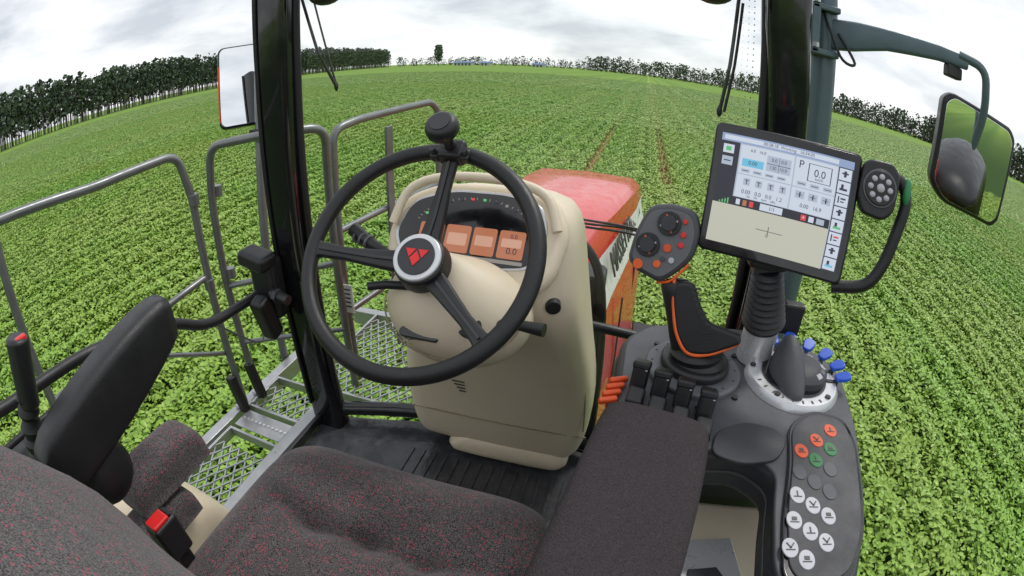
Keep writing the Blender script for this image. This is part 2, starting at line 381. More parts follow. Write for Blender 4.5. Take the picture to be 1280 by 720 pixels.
def along(path,sp,rows,depth,h0,h1,seed):
    r=random.Random(seed);out=[]
    for (a,b) in zip(path[:-1],path[1:]):
        a=Vector(a);b=Vector(b);d=(b-a);ln=d.length;nrm=Vector((-d.y,d.x)).normalized()
        if nrm.dot(a)<0:nrm=-nrm
        k=int(ln/sp)
        for i in range(k):
            for q in range(rows):
                p=a+d*(i+r.random())/k+nrm*(q*depth+r.uniform(-1,1));out.append((p.x,p.y,r.uniform(h0,h1)))
    return out
trees('forest',along([(-235,-60),(-246,43),(-302,262),(-364,656)],2.8,5,4,19,29,1),n=46,crown0=.26,wide=.13,s0=.026,s1=.056)
trees('forest',along([(-90,720),(60,650),(210,560),(262,388)],4,3,6,11,24,2),n=46,crown0=.02,wide=.26,s0=.035,s1=.075)
trees('forest',along([(255,400),(290,250),(320,120)],3.4,4,5,15,27,12),n=50,crown0=.02,wide=.22,s0=.03,s1=.065)
trees('tree_line',along([(-370,690),(-250,730),(-90,735)],4,2,5,4,16,5),n=34,crown0=.03,wide=.38,s0=.05,s1=.1)
trees('eucalyptus_tree',[(-157,361,18)],n=420,crown0=.3,wide=.22)
shedb=mat('shed_roof_blue',(.10,.2,.40),.5,scale=1);shedw=mat('shed_wall',(.5,.5,.48),.7,scale=1)
for (x,y,wd) in ((-242,640,26),(-215,655,14),(-150,690,18)):
    e=empty('farm_shed',Matrix.Translation((x,y,0)))
    box('walls',(0,0,2.0),(wd,10,4.0),shedw,e,bevel=0)
    for i in range(int(wd/5)): box('door',(-wd/2+3+i*5,-5.02,1.6),(2.6,.1,3.2),decalgrey,e,bevel=0)
    mesh('roof',[(-wd/2-1,-6,3.9),(wd/2+1,-6,3.9),(wd/2+1,0,5.8),(-wd/2-1,0,5.8),(wd/2+1,6,3.9),(-wd/2-1,6,3.9)],[(0,1,2,3),(3,2,4,5),(0,3,5),(1,4,2)],shedb,e,smooth=False)

# ------------------------------------------------------------------ cab frame
cab=empty('tractor_cab')
def pillar(name,pts,wx,wy,parent,m=blackg):
    secs=[]
    for (x,y,z,wm) in pts:
        secs.append([Vector((x+px,y+py,z)) for px,py in rrect(-wx*wm/2,wx*wm/2,-wy/2,wy/2,.022,4)])
    return loft(name,secs,m,parent)
pillar('front_left_pillar',[(-.625,1.10,1.78,1.08),(-.640,1.10,2.1,.92),(-.645,1.09,2.5,.85),(-.622,1.06,2.95,.92),(-.608,1.02,3.5,1.05)],.115,.08,cab)
pillar('front_right_pillar',[(.65,1.10,1.78,1),(.655,1.10,2.3,.9),(.645,1.09,2.8,.9),(.61,1.06,3.15,1.05),(.60,1.02,3.5,1.2)],.095,.10,cab)
n=16;secs=[]
def wsx(i,n): return -.58+1.18*i/n
def wsy(x): return 1.11+.13*(1-((x-.01)/.6)**2)
for k in range(9):
    z=1.86+1.7*k/8;secs.append([Vector((wsx(i,n),wsy(wsx(i,n))-.03*(k/8),z)) for i in range(n+1)])
loft('windscreen',secs,glass,cab,closed=False,caps=False)
tube('windscreen_bottom_frame',[(wsx(i,n),wsy(wsx(i,n)),1.86) for i in range(n+1)],.022,blackg,cab,sy=1.3)
tube('windscreen_seal_left',[(-.578,1.10,1.86),(-.585,1.10,2.5),(-.565,1.07,3.0),(-.55,1.03,3.5)],.012,rubber,cab)
tube('windscreen_seal_right',[(.60,1.10,1.86),(.60,1.10,2.5),(.575,1.07,3.0),(.55,1.03,3.5)],.012,rubber,cab)
tube('pillar_trim_strip',[(-.672,1.055,1.9),(-.69,1.05,2.5),(-.672,1.02,3.0),(-.665,.98,3.5)],.007,rubber,cab)
vs=[];fs=[]
for k in range(60):
    for j in range(3):
        z=2.62+k*.014;x=.555-.012*j-.02*max(0,(z-2.9));y_=wsy(x)-.03*((z-1.86)/1.7)-.004;s_=.0020-.0005*j
        b=len(vs);vs+=[(x-s_,y_,z),(x,y_,z-s_),(x+s_,y_,z),(x,y_,z+s_)];fs.append((b,b+1,b+2,b+3))
mesh('frit_dots',vs,fs,decalgrey,cab,smooth=False)
floorm=mat('floor_mat_rubber',(.05,.052,.058),.20,var=.6,scale=22,bump=.8,bscale=40)
fl=empty('cab_floor')
prism('rubber_mat',[(-.66,.1),(.62,.1),(.62,1.16),(.25,1.24),(-.25,1.24),(-.66,1.12)],1.72,1.80,floorm,fl,bevel=.01)
for i in range(14):
    box('mat_rib',(-.28+i*.04,1.0,1.802),(.010,.16,.006),floorm,fl,bevel=.001)
box('door_sill',(-.70,.72,1.80),(.06,.8,.05),alu,fl,bevel=.008)
box('door_sill_trim',(-.655,.72,1.83),(.02,.8,.03),black,fl,bevel=.005)
tr=empty('fender_trim')
secs=[]
for (y,x0,x1,z) in ((.02,-.78,-.42,2.26),(.25,-.76,-.43,2.24),(.38,-.73,-.45,2.18),(.46,-.70,-.47,2.05),(.50,-.68,-.5,1.8)):
    secs.append([Vector((x0,y,1.75)),Vector((x0,y,z-.03)),Vector((x0+.04,y,z)),Vector((x1-.05,y,z)),Vector((x1,y,z-.05)),Vector((x1,y,1.75))])
loft('beige_cover',secs,beige,tr,sub=2)
box('side_ledge',(-.74,.1,2.4),(.10,.5,.04),black,tr,bevel=.01)

db=empty('door_handle_bar')
tube('bar',roundpath([(-.75,-.12,2.56),(-.75,.08,2.515),(-.75,.36,2.50),(-.75,.63,2.44),(-.75,.76,2.355),(-.75,.98,2.345),(-.735,1.04,2.37)],.08),.0155,black,db)
tube('rod',roundpath([(-.75,-.1,2.44),(-.75,.09,2.44),(-.75,.3,2.43),(-.76,.62,2.42)],.05),.009,black,db)
box('latch_body',(-.715,1.02,2.37),(.10,.07,.20),black,db,bevel=.018)
box('latch_cap',(-.715,.985,2.475),(.11,.08,.05),black,db,bevel=.015,rot=(0,12,0))
box('latch_lever',(-.70,.965,2.29),(.06,.06,.15),rubber,db,bevel=.016,rot=(15,0,0))
cyl('latch_bolt',(-.67,.98,2.37),(-.60,.975,2.36),.016,black,db);cyl('latch_nut',(-.655,.978,2.368),(-.64,.977,2.366),.022,greyd,db,n=6)
tube('latch_wire',smoothpath([(-.73,.98,2.25),(-.74,.95,2.2),(-.76,.88,2.26),(-.75,.8,2.34)]),.003,galv,db)

for nm,pts in (('windscreen_wiper',[(-.60,1.13,3.45),(-.60,1.13,3.22),(-.545,1.14,3.05),(-.49,1.15,2.95)]),('windscreen_wiper',[(.54,1.13,3.45),(.515,1.13,3.2),(.505,1.14,3.05),(.49,1.14,2.94)])):
    e=empty(nm)
    tube('arm',pts,.0045,black,e)
    tube('blade',[(p[0]+.009,p[1]-.01,p[2]) for p in pts[1:]],.0035,rubber,e)
    sphere('tip',pts[-1],(.007,.005,.014),black,e,n=12)
tube('washer_arm',[(-.56,1.13,3.45),(-.56,1.13,3.22),(-.49,1.15,2.955)],.003,black,bpy.data.objects['windscreen_wiper'])
for x in (-.42,.44):
    e=empty('roof_work_light');sphere('housing',(x,1.0,3.195),(.045,.04,.03),black,e);cyl('stalk',(x,1.0,3.21),(x,1.0,3.4),.012,black,e)

# ------------------------------------------------------------------ platform + railing
pf=empty('access_platform')
def expanded(name,x0,x1,y0,y1,z,parent):
    vs=[];fs=[]
    def strip(a,b,wd=.006,h=.006):
        a=Vector(a);b=Vector(b);d=(b-a).normalized();s=Vector((-d.y,d.x,0))*wd/2
        k=len(vs)
        for p in(a,b):
            for sx in(-1,1):
                for hz in(0,-h): vs.append(p+s*sx+Vector((0,0,hz)))
        fs.extend([(k,k+2,k+6,k+4),(k+1,k+5,k+7,k+3),(k,k+4,k+5,k+1),(k+2,k+3,k+7,k+6)])
    px=.042;py=.075
    nx=int((x1-x0)/px);ny=int((y1-y0)/py)
    for i in range(nx):
        for j in range(ny):
            cx=x0+(i+.5)*px;cy=y0+(j+.5)*py
            strip((cx-px/2,cy,z),(cx,cy+py/2,z));strip((cx,cy+py/2,z-.0015),(cx+px/2,cy,z-.0015))
            strip((cx+px/2,cy,z-.003),(cx,cy-py/2,z-.003));strip((cx,cy-py/2,z-.0045),(cx-px/2,cy,z-.0045))
    mesh(name,vs,fs,alu,parent,smooth=False)
    b=.012
    for (c,s) in (((( x0+x1)/2,y0-b/2),(x1-x0,b)),(((x0+x1)/2,y1+b/2),(x1-x0,b)),((x0-b/2,(y0+y1)/2),(b,y1-y0+2*b)),((x1+b/2,(y0+y1)/2),(b,y1-y0+2*b))):
        box(name+'_edge',(c[0],c[1],z-.012),(s[0],s[1],.04),alu,parent,bevel=.002)
expanded('grating_front',-.90,-.42,1.32,1.95,1.74,pf)
expanded('grating_side',-1.05,-.76,1.08,1.28,1.742,pf)
expanded('grating_step',-1.04,-.76,.55,.92,1.735,pf)
box('tread_plate',(-.9,.997,1.742),(.28,.10,.006),alu,pf,bevel=.002)
for i in range(12):
    cyl('rivet',(-1.02+.022*i,.997,1.745),(-1.02+.022*i,.997,1.750),.006,silver,pf,n=8)
box('platform_beam',(-1.10,1.1,1.70),(.05,1.3,.08),alu,pf,bevel=.004)
box('platform_cross_beam',(-.73,2.0,1.69),(.68,.05,.08),alu,pf,bevel=.004)
box('step_box',(-.93,.4,1.45),(.3,.25,.04),alu,pf,bevel=.004)
box('ladder_side',(-1.09,.40,1.3),(.03,.05,.9),galv,pf,bevel=.004)

r1=empty('side_railing')
rt=.0155
tube('top_rail',roundpath([(-1.1,-.35,2.86),(-1.1,.32,2.815),(-1.1,.67,2.785),(-1.1,1.02,2.79),(-1.09,1.06,2.62),(-1.08,1.07,1.72)],.06),rt,galv,r1)
tube('mid_rail',[(-1.1,.29,2.27),(-1.1,.6,2.29),(-1.09,1.06,2.33)],rt*.8,galv,r1)
tube('rear_post',[(-1.1,.29,2.81),(-1.1,.29,1.5)],rt,galv,r1)
tube('low_rail',[(-1.1,.29,2.18),(-1.09,.7,2.2),(-1.09,1.06,2.0)],.009,galv,r1)
r2=empty('gate_railing')
tube('hoop',roundpath([(-1.07,1.16,1.72),(-1.09,1.15,2.3),(-1.075,1.14,2.62),(-1.04,1.13,2.79),(-.74,1.15,2.82),(-.66,1.32,2.81),(-.69,1.36,2.6),(-.71,1.40,1.72)],.06),rt,galv,r2)
tube('mid_bar',[(-1.08,1.155,2.25),(-.70,1.38,2.3)],.012,galv,r2)
tube('low_bar',[(-1.08,1.155,2.0),(-.70,1.38,2.02)],.010,galv,r2)
for (x,y) in ((-1.08,1.06),(-1.07,1.17)):
    box('foot_clamp',(x+.01,y-.02,1.82),(.045,.035,.17),rubber,r2,bevel=.01,rot=(0,-12,0))
    box('foot_plate',(x,y,1.75),(.06,.06,.01),alu,r2)
    for z in (2.3,2.62): cyl('rail_joint',(x-.005,y,z-.02),(x-.005,y,z+.02),.021,galv,r2,n=16,bevel=.002)
r3=empty('front_railing')
tube('hoop',roundpath([(-.73,1.46,1.72),(-.72,1.44,2.4),(-.71,1.43,2.78),(-.69,1.55,2.80),(-.625,2.08,2.82),(-.61,2.13,2.78),(-.60,2.15,1.72)],.07),rt,galv,r3)
tube('mid_bar',[(-.72,1.44,2.40),(-.61,2.14,2.42)],.013,galv,r3)
tube('low_bar',[(-.72,1.45,2.06),(-.61,2.14,2.08)],.013,galv,r3)
box('flat_post',(-.66,1.75,2.25),(.012,.05,1.0),galv,r3,bevel=.002)
box('warning_label',(-.70,1.41,2.14),(.07,.004,.12),white,r3,bevel=.001)
for i in range(5): box('label_line',(-.70,1.4075,2.18-.018*i),(.05,.001,.006),decalgrey,r3,bevel=0)

# left mirror
ml=empty('side_mirror',frm((-1.265,1.513,2.982),(.129,.136,0),(-.19,.18,.96)))
prism('shell',rrect(-.097,.097,-.185,.185,.03),-.045,0,blackg,ml,bevel=.012)
prism('glass',rrect(-.087,.087,-.175,.175,.026),.0,.004,mirror,ml,bevel=.001)
box('reflector',(-.093,-.03,.002),(.006,.25,.008),orange,ml)
pl=empty('mirror_pole');tube('pole',[(-1.18,1.56,3.1),(-1.17,1.53,2.78),(-1.16,1.47,2.2),(-1.15,1.45,1.68)],.02,galv,pl)
box('pole_clamp',(-1.17,1.52,2.76),(.06,.06,.05),black,pl,bevel=.006)

# right mirror (turned to look back along the tractor)
mrc=Vector((1.197,1.075,2.985))
mr_=empty('side_mirror',frm(mrc,(.93,-.36,0),(0,-.055,1)))
ol=[(-.095,.155),(.105,.125),(.125,.10),(.120,-.12),(.10,-.142),(-.075,-.128),(-.125,-.085),(-.120,.135)]
olr=rpoly(ol)
prism('shell',olr,-.06,.003,black,mr_,bevel=.012)
prism('glass',[(x*.9,y*.92) for x,y in olr],.003,.006,mirror,mr_,bevel=.001)
ma=empty('mirror_arm')
cyl('pivot_post',(.775,1.27,3.4),(.80,1.285,2.0),.036,bracket,ma)
box('post_plate',(.735,1.24,3.2),(.03,.05,.14),bracket,ma,bevel=.008)
for z in (3.14,3.26): box('hinge_lug',(.76,1.25,z),(.09,.07,.018),bracket,ma,bevel=.005)
for z in (3.14,3.26): cyl('hinge_bolt',(.735,1.215,z+.008),(.735,1.215,z+.02),.01,silver,ma,n=6)
secs=[]
for (p,h,wd) in (((.77,1.26,3.205),.055,.03),((.85,1.22,3.215),.05,.03),((.93,1.18,3.225),.036,.026),((1.05,1.10,3.228),.026,.022),((1.12,1.06,3.225),.022,.02)):
    secs.append([Vector(p)+Vector((0,a,b)) for a,b in rrect(-wd/2,wd/2,-h,h*.6,.01,3)])
loft('beam',secs,bracket,ma)
tube('mirror_stem',roundpath([(1.10,1.07,3.235),(1.17,1.03,3.225),(1.185,1.04,3.12),(1.19,1.09,3.0)],.04),.012,bracket,ma)
tube('cable',smoothpath([(.76,1.24,3.26),(.80,1.2,3.14),(.84,1.19,3.13),(.80,1.22,3.2)]),.004,black,ma)
box('work_camera',(1.091,1.085,3.188),(.05,.03,.032),black,ma,bevel=.005);cyl('camera_neck',(1.091,1.085,3.2),(1.095,1.08,3.23),.008,black,ma)

# rear wheel + fender behind the cab (seen in the mirror)
rw=empty('tractor_rear_wheel')
wy_=-1.25
cyl('tyre',(1.0,wy_,1.05),(1.6,wy_,1.05),1.0,tyre,rw,prof=[(0,.62),(.02,.85),(.10,.99),(.25,1.03),(.75,1.03),(.90,.99),(.98,.85),(1,.62)],n=64)
for k in range(36):
    a=2*math.pi*k/36;s=k%2
    c=Vector((1.15 if s else 1.45,wy_+math.cos(a)*1.045,1.05+math.sin(a)*1.045))
    box('lug',c,(.30,.055,.07),tyre,rw,rot=Matrix.Rotation(a+math.pi/2,3,'X')@Matrix.Rotation(.6 if s else -.6,3,'Z'),bevel=.006)
cyl('rim_disc',(1.03,wy_,1.05),(1.58,wy_,1.05),.6,red,rw,n=48)
fe=empty('rear_fender')
secs=[]
for k in range(13):
    a=math.radians(62+k*9);y=wy_+math.cos(a)*1.5;z=1.27+math.sin(a)*1.5
    secs.append([Vector((.72,y,z)),Vector((.90,y,z+.10)),Vector((1.06,y,z+.09)),Vector((1.18,y,z-.02)),Vector((1.22,y,z-.14)),Vector((.74,y,z-.10))])
loft('fender_shell',secs,black,fe,sub=1)
box('cab_corner_panel',(.835,-.52,2.35),(.10,.10,.80),red,fe,bevel=.02)
box('tail_lamp',(1.0,-.50,2.42),(.10,.05,.08),redl,fe,bevel=.01)

# ------------------------------------------------------------------ hood
hd=empty('tractor_hood')
hs=[]
prof=[(1.34,[(0,2.51),(.12,2.505),(.165,2.475),(.205,2.40),(.25,2.27),(.262,2.24),(.29,2.0),(.30,1.6)]),
(1.6,[(0,2.50),(.15,2.49),(.195,2.455),(.225,2.37),(.262,2.25),(.275,2.22),(.30,1.95),(.31,1.55)]),
(1.9,[(0,2.475),(.19,2.46),(.235,2.425),(.258,2.34),(.285,2.22),(.30,2.19),(.325,1.9),(.34,1.5)]),
(2.5,[(0,2.43),(.26,2.415),(.305,2.38),(.325,2.30),(.345,2.19),(.36,2.16),(.385,1.8),(.39,1.45)]),
(3.0,[(0,2.36),(.28,2.35),(.33,2.31),(.345,2.24),(.362,2.15),(.375,2.12),(.395,1.75),(.40,1.45)]),
(3.2,[(0,2.27),(.25,2.26),(.305,2.22),(.32,2.16),(.335,2.10),(.345,2.07),(.365,1.75),(.37,1.45)]),
(3.27,[(0,2.12),(.22,2.11),(.27,2.09),(.28,2.06),(.29,2.02),(.30,2.0),(.31,1.75),(.31,1.45)])]
for y,p in prof: hs.append([Vector((-x,y,z)) for x,z in reversed(p[1:])]+[Vector((x,y,z)) for x,z in p])
def hmf(i): return 1 if i in (2,3,10,11) else 0
loft('bonnet',hs,red,hd,closed=False,mats=[red,white],mfun=hmf)
mesh('rear_bulkhead',[hs[0][i] for i in range(len(hs[0]))],[tuple(range(len(hs[0])))],black,hd,smooth=False)
pA=Vector((.262,1.60,2.330));pB=Vector((.342,2.9,2.235));dx=(pB-pA).normalized();upv=Vector((-.30,0,.95))
text('lettering','MASSEY FERGUSON',.13,decalgrey,hd,frm(pA+Vector((.004,0,.001)),dx,upv),ext=.003,align='LEFT')
for y in (1.75,2.3,2.85):
    tube('panel_gap',[(.305+(y-1.6)*.066,y,2.15),(.318+(y-1.6)*.055,y,1.6)],.004,decalgrey,hd)
prism('bulkhead_boot',rrect(-.22,.262,1.25,1.36,.03),1.8,2.44,rubber,hd,bevel=.01)
tube('boot_seal',smoothpath([(.16,1.25,2.56),(.235,1.24,2.48),(.27,1.23,2.3),(.285,1.22,2.0),(.285,1.22,1.85)]),.013,rubber,hd)
for z in(2.565,2.575,2.585):
    tube('cowl_rod',smoothpath([(.12,1.28,z+.01),(.2,1.3,z),(.3,1.3+.02*rnd.random(),z-.004),(.40,1.32,z-.02)]),.0035,black,hd)
cyl('grab_tube',(.2,1.16,2.345),(.42,1.20,2.30),.014,black,hd)
cyl('grab_tube_end',(.2,1.16,2.345),(.24,1.166,2.337),.019,black,hd)
tube('front_step_bar',[(.36,1.5,2.05),(.75,1.55,2.03)],.012,galv,hd);tube('front_step_bar',[(.36,1.62,2.02),(.75,1.67,2.0)],.009,galv,hd)
box('front_fender',(.52,2.3,1.55),(.25,.7,.03),black,hd,bevel=.01)

# ------------------------------------------------------------------ steering console
sc_=empty('steering_console')
secs=[]
for (z,x0,x1,y0,y1,r) in ((1.86,-.235,.215,1.12,1.215,.04),(1.88,-.27,.25,1.095,1.225,.05),(1.95,-.28,.275,1.07,1.225,.06),(2.10,-.275,.285,1.03,1.225,.07),(2.22,-.255,.28,.99,1.22,.08),(2.34,-.22,.255,.945,1.20,.08),(2.44,-.19,.24,.89,1.19,.08),(2.52,-.165,.228,.85,1.18,.08),(2.60,-.16,.218,.87,1.16,.08),(2.68,-.15,.21,.90,1.12,.07),(2.73,-.10,.17,.93,1.08,.05)):
    secs.append([Vector((x,y,z)) for x,y in rrect(x0,x1,y0,y1,r,5)])
loft('body',secs,beige,sc_,sub=1)
secs=[[Vector((x,y,z)) for x,y in rrect(x0,x1,y0,y1,.04,5)] for (z,x0,x1,y0,y1) in ((1.81,-.12,.18,1.11,1.2),(1.83,-.17,.23,1.085,1.2),(1.87,-.16,.24,1.08,1.2),(1.92,-.10,.22,1.085,1.2))]
loft('foot',secs,beige,sc_,sub=1)
for i in range(4): box('vent_slot',(-.075+.002*i,1.0005+.0045*i,2.20-.014*i),(.036-.006*i,.012,.004),decalgrey,sc_,bevel=0,rot=(18,0,0))
tube('body_seam',smoothpath([(-.270,1.08,2.00),(-.2,1.048,2.03),(0,1.046,2.035),(.2,1.048,2.035),(.279,1.08,2.01)]),.0022,beiged,sc_)
tube('side_seam',smoothpath([(.200,.93,2.50),(.238,.985,2.34),(.262,1.03,2.2),(.270,1.06,2.05)]),.002,beiged,sc_)
cf=frm((.01,.885,2.662),(1,0,0),(0,.62,.78))
cl=empty('instrument_cluster',cf)
hol=rpoly([(-.205,-.02),(-.185,.075),(-.10,.118),(.06,.124),(.16,.105),(.20,.03),(.18,-.085),(.09,-.14),(-.10,-.14),(-.18,-.10)],.06,6)
prism('housing',hol,-.14,0,beige,cl,bevel=.03,seg=5,taper=.8)
inn=rpoly([(-.175,-.015),(-.155,.06),(-.07,.092),(.06,.094),(.130,.075),(.150,.02),(.135,-.06),(.03,-.075),(-.08,-.07),(-.155,-.055)],.04,6)
prism('bezel',inn,-.01,.003,silver,cl,bevel=.003)
prism('face',[(x*.95,y*.93) for x,y in inn],.003,.006,blackg,cl,bevel=.001)
tube('glare_hood',smoothpath([(-.178,0,.012),(-.155,.075,.02),(-.08,.108,.025),(.05,.111,.025),(.135,.088,.02),(.168,.02,.012)]),.010,beige,cl)
for i,(x0,x1) in enumerate(((-.115,-.062),(-.056,-.004),(.002,.05),(.056,.108))):
    prism('lcd',rrect(x0,x1,-.045,.012,.004,2),.006,.008,scro,cl,bevel=0)
    if i: prism('lcd_window',rrect(x0+.006,x1-.006,-.034+.004*i,-.005,.002,2),.008,.009,scrs,cl,bevel=0)
prism('lcd_strip',rrect(-.118,.11,-.056,-.049,.002,2),.006,.008,scrl,cl,bevel=0)
text('digits','0.0',.018,scrk,cl,Matrix.Translation((.085,-.03,.0095)),ext=.0002)
text('digits','0.0',.012,scrk,cl,Matrix.Translation((.085,0,.0095)),ext=.0002)
for i in range(12):
    a=math.radians(160-i*12.5);cx=.0+.115*math.cos(a);cy=.005+.06*math.sin(a)
    prism('telltale',rrect(cx-.003,cx+.003,cy+.004,cy+.009,.001,1),.006,.0075,[scrg,scrd,scrl,scrd,scrd,scrr][i%6],cl,bevel=0)
for i in range(26):
    a=math.radians(165-i*6);cx=.0+.128*math.cos(a);cy=.0+.073*math.sin(a)
    box('gauge_tick',(cx,cy,.0065),(.0012,.005,.001),scrl,cl,bevel=0,rot=(0,0,165-i*6-90))
co=empty('steering_column')
tilt=math.radians(45)
wu=Vector((0,math.sin(tilt),math.cos(tilt)))
WC=Vector((-.02,.675,2.695))
wf=frm(WC,(1,0,0),wu)
secs=[]
for (d,a,b,ox,oy) in ((-.30,.14,.11,.03,-.02),(-.22,.15,.115,.03,-.025),(-.165,.140,.105,.03,-.03),(-.12,.115,.088,.02,-.03),(-.09,.075,.062,.01,-.015),(-.075,.05,.045,.0,0)):
    secs.append([wf@Vector((ox+a*math.cos(t),oy+b*math.sin(t),d)) for t in [2*math.pi*i/24 for i in range(24)]])
loft('cowl',secs,beige,co,sub=1)
cyl('column_shaft',wf@Vector((0,0,-.10)),wf@Vector((0,0,-.03)),.03,black,co)
tube('cowl_split',[wf@Vector((.025+.142*math.cos(t),-.028+.107*math.sin(t),-.168)) for t in [math.pi*(1.0+i/20) for i in range(21)]],.0018,beiged,co)
prism('tilt_slot',rrect(-.045,.035,-.115,-.095,.009),-.160,-.118,blackg,co,mw=wf,bevel=.003)
cyl('pedal_knob',wf@Vector((.085,-.075,-.17)),wf@Vector((.085,-.075,-.11)),.022,black,co,bevel=.004)
cyl('pedal_knob_cap',wf@Vector((.085,-.075,-.11)),wf@Vector((.085,-.075,-.107)),.014,greyd,co)
tube('indicator_stalk',[wf@Vector(p) for p in((-.03,-.005,-.08),(-.08,.015,-.065),(-.13,.035,-.06),(-.168,.055,-.055))],.01,black,co,rad=lambda t:.007+.007*t)
tube('shuttle_stalk',[wf@Vector(p) for p in((-.02,-.03,-.08),(-.07,-.04,-.065),(-.10,-.05,-.06))],.008,black,co)
for i in range(3): cyl('stalk_ring',wf@Vector((-.125-.014*i,.033+.005*i,-.06)),wf@Vector((-.129-.014*i,.0345+.005*i,-.06)),.0145,greym,co)
tube('right_stalk',[wf@Vector(p) for p in((.10,-.06,-.14),(.16,-.055,-.13),(.215,-.06,-.12))],.009,black,co,rad=lambda t:.006+.006*t)
cyl('ignition_knob',(.175,.90,2.54),(.185,.86,2.535),.016,black,co,bevel=.003)

# ------------------------------------------------------------------ steering wheel
sw=empty('steering_wheel',wf)
RW=.202
tube('rim',[(RW*math.cos(2*math.pi*i/96),RW*math.sin(2*math.pi*i/96),0) for i in range(96)],.0145,rubber,sw,closed=True,n=18)
for a in (86,184,-40):
    ar=math.radians(a);d=Vector((math.cos(ar),math.sin(ar),0));s=Vector((-d.y,d.x,0))
    secs=[]
    for (t,wd,h,z) in ((.03,.020,.010,-.040),(.08,.016,.009,-.034),(.14,.012,.008,-.018),(.182,.014,.008,-.004),(.197,.018,.009,0)):
        secs.append([d*t+s*px+Vector((0,0,z+pz)) for px,pz in rrect(-wd,wd,-h,h,.005,3)])
    loft('spoke',secs,black,sw)
    secs=[[d*t+s*px+Vector((0,0,z+pz)) for px,pz in rrect(-.003,.003,-.003,.003,.0015,2)] for t,z in((.045,-.028),(.085,-.024),(.14,-.009),(.185,.005))]
    loft('spoke_groove',secs,blackg,sw)
hz=-.022
cyl('hub',(0,0,-.035+hz),(0,0,.004+hz),.05,black,sw,r1=.046,bevel=.005,n=48)
cyl('hub_ring',(0,0,.003+hz),(0,0,.012+hz),.043,silver,sw,bevel=.004,n=48)
cyl('badge',(0,0,.012+hz),(0,0,.0145+hz),.033,greyd,sw,bevel=.001,n=48)
for tri in ([(-.021,.012),(-.002,.012),(-.0115,-.003)],[(.002,.012),(.021,.012),(.0115,-.003)],[(-.0095,-.005),(0,.009),(.0095,-.005),(0,-.018)]):
    prism('badge_triangle',tri,.0145+hz,.0158+hz,redl,sw,bevel=0,smooth=False)
ka=math.radians(86);kp=Vector((RW*math.cos(ka),RW*math.sin(ka),0))
kn=empty('spinner_knob',wf@Matrix.Translation(kp))
box('clamp',(0,-.002,.004),(.05,.04,.036),black,kn,bevel=.008)
for sx in(-1,1):
    cyl('clamp_bolt',(sx*.03,-.012,.012),(sx*.03,-.012,.03),.006,greyd,kn,n=12);box('clamp_ear',(sx*.028,-.012,.008),(.018,.022,.02),black,kn,bevel=.005)
cyl('stem',(0,0,.015),(0,0,.06),.009,black,kn,prof=[(0,.014),(.3,.009),(.8,.011),(1,.02)])
cyl('knob',(0,0,.056),(0,0,.092),.026,black,kn,prof=[(0,.012),(.15,.024),(.35,.029),(.7,.029),(.9,.025),(1,.019)],n=40)
cyl('knob_cap',(0,0,.092),(0,0,.094),.018,greyd,kn)

# ------------------------------------------------------------------ seat
st=empty('driver_seat')
def cushion(name,x0,x1,y0,y1,zt,th,m,parent,nx=22,ny=18,edge=.05,fun=None,mw=None):
    vs=[];fs=[]
    for j in range(ny+1):
        for i in range(nx+1):
            u=-1+2*i/nx;v=-1+2*j/ny
            x=(x0+x1)/2+(x1-x0)/2*u*(1-.06*v*v*v*v);y=(y0+y1)/2+(y1-y0)/2*v*(1-.05*u*u*u*u)
            dz=-edge*(abs(u)**7+abs(v)**7)
            if fun: dz+=fun(u,v)
            vs.append(Vector((x,y,zt+dz)))
    def id(i,j): return j*(nx+1)+i
    for j in range(ny):
        for i in range(nx): fs.append((id(i,j),id(i+1,j),id(i+1,j+1),id(i,j+1)))
    loop=[id(i,0) for i in range(nx)]+[id(nx,j) for j in range(ny)]+[id(i,ny) for i in range(nx,0,-1)]+[id(0,j) for j in range(ny,0,-1)]
    base=len(vs)
    for q in loop: vs.append(Vector((vs[q].x,vs[q].y,zt-th)))
    n=len(loop)
    for a in range(n): fs.append((loop[(a+1)%n],loop[a],base+a,base+(a+1)%n))
    fs.append(tuple(base+a for a in range(n)))
    if mw is not None: vs=[mw@v for v in vs]
    return mesh(name,vs,fs,m,parent,sub=1)
def seatfun(u,v):
    z=.02*abs(u)**3 -.012*math.exp(-((v-.25)/.25)**2)*(1-abs(u))
    for (a,b) in ((-.38,.22),(.38,.22),(0,.22)): z-=.022*math.exp(-(((u-a)**2+(v-b)**2)/.010))
    k=max(0,1-abs(u)/.72)
    z-=.016*math.exp(-((v-.22-.03*math.cos(u*9))/.04)**2)*k**.3
    z-=.008*math.exp(-((abs(u)-.72)/.035)**2)*max(0,min(1,(.4-v)*2))
    return z
cushion('cushion',-.305,.27,.06,.60,2.30,.13,fab,st,nx=60,ny=56,edge=.045,fun=seatfun)
box('seat_base',(0,.3,2.0),(.42,.42,.30),black,st,bevel=.03)
secs=[]
for (z,y,w0) in ((2.26,.12,.27),(2.33,.135,.30),(2.45,.14,.305),(2.56,.12,.30),(2.66,.06,.29),(2.76,-.01,.27),(2.83,-.07,.24),(2.86,-.12,.20)):
    s=[]
    for i in range(13):
        u=-1+2*i/12;s.append(Vector((-.01+w0*u,y+.03*abs(u)**3-.035*abs(u)**10-.012,z)))
    for i in range(13):
        u=1-2*i/12;s.append(Vector((-.01+w0*u*.97,y-.13,z-.02)))
    secs.append(s)
loft('backrest',secs,fab,st,sub=1)
ar=empty('armrest')
secs=[]
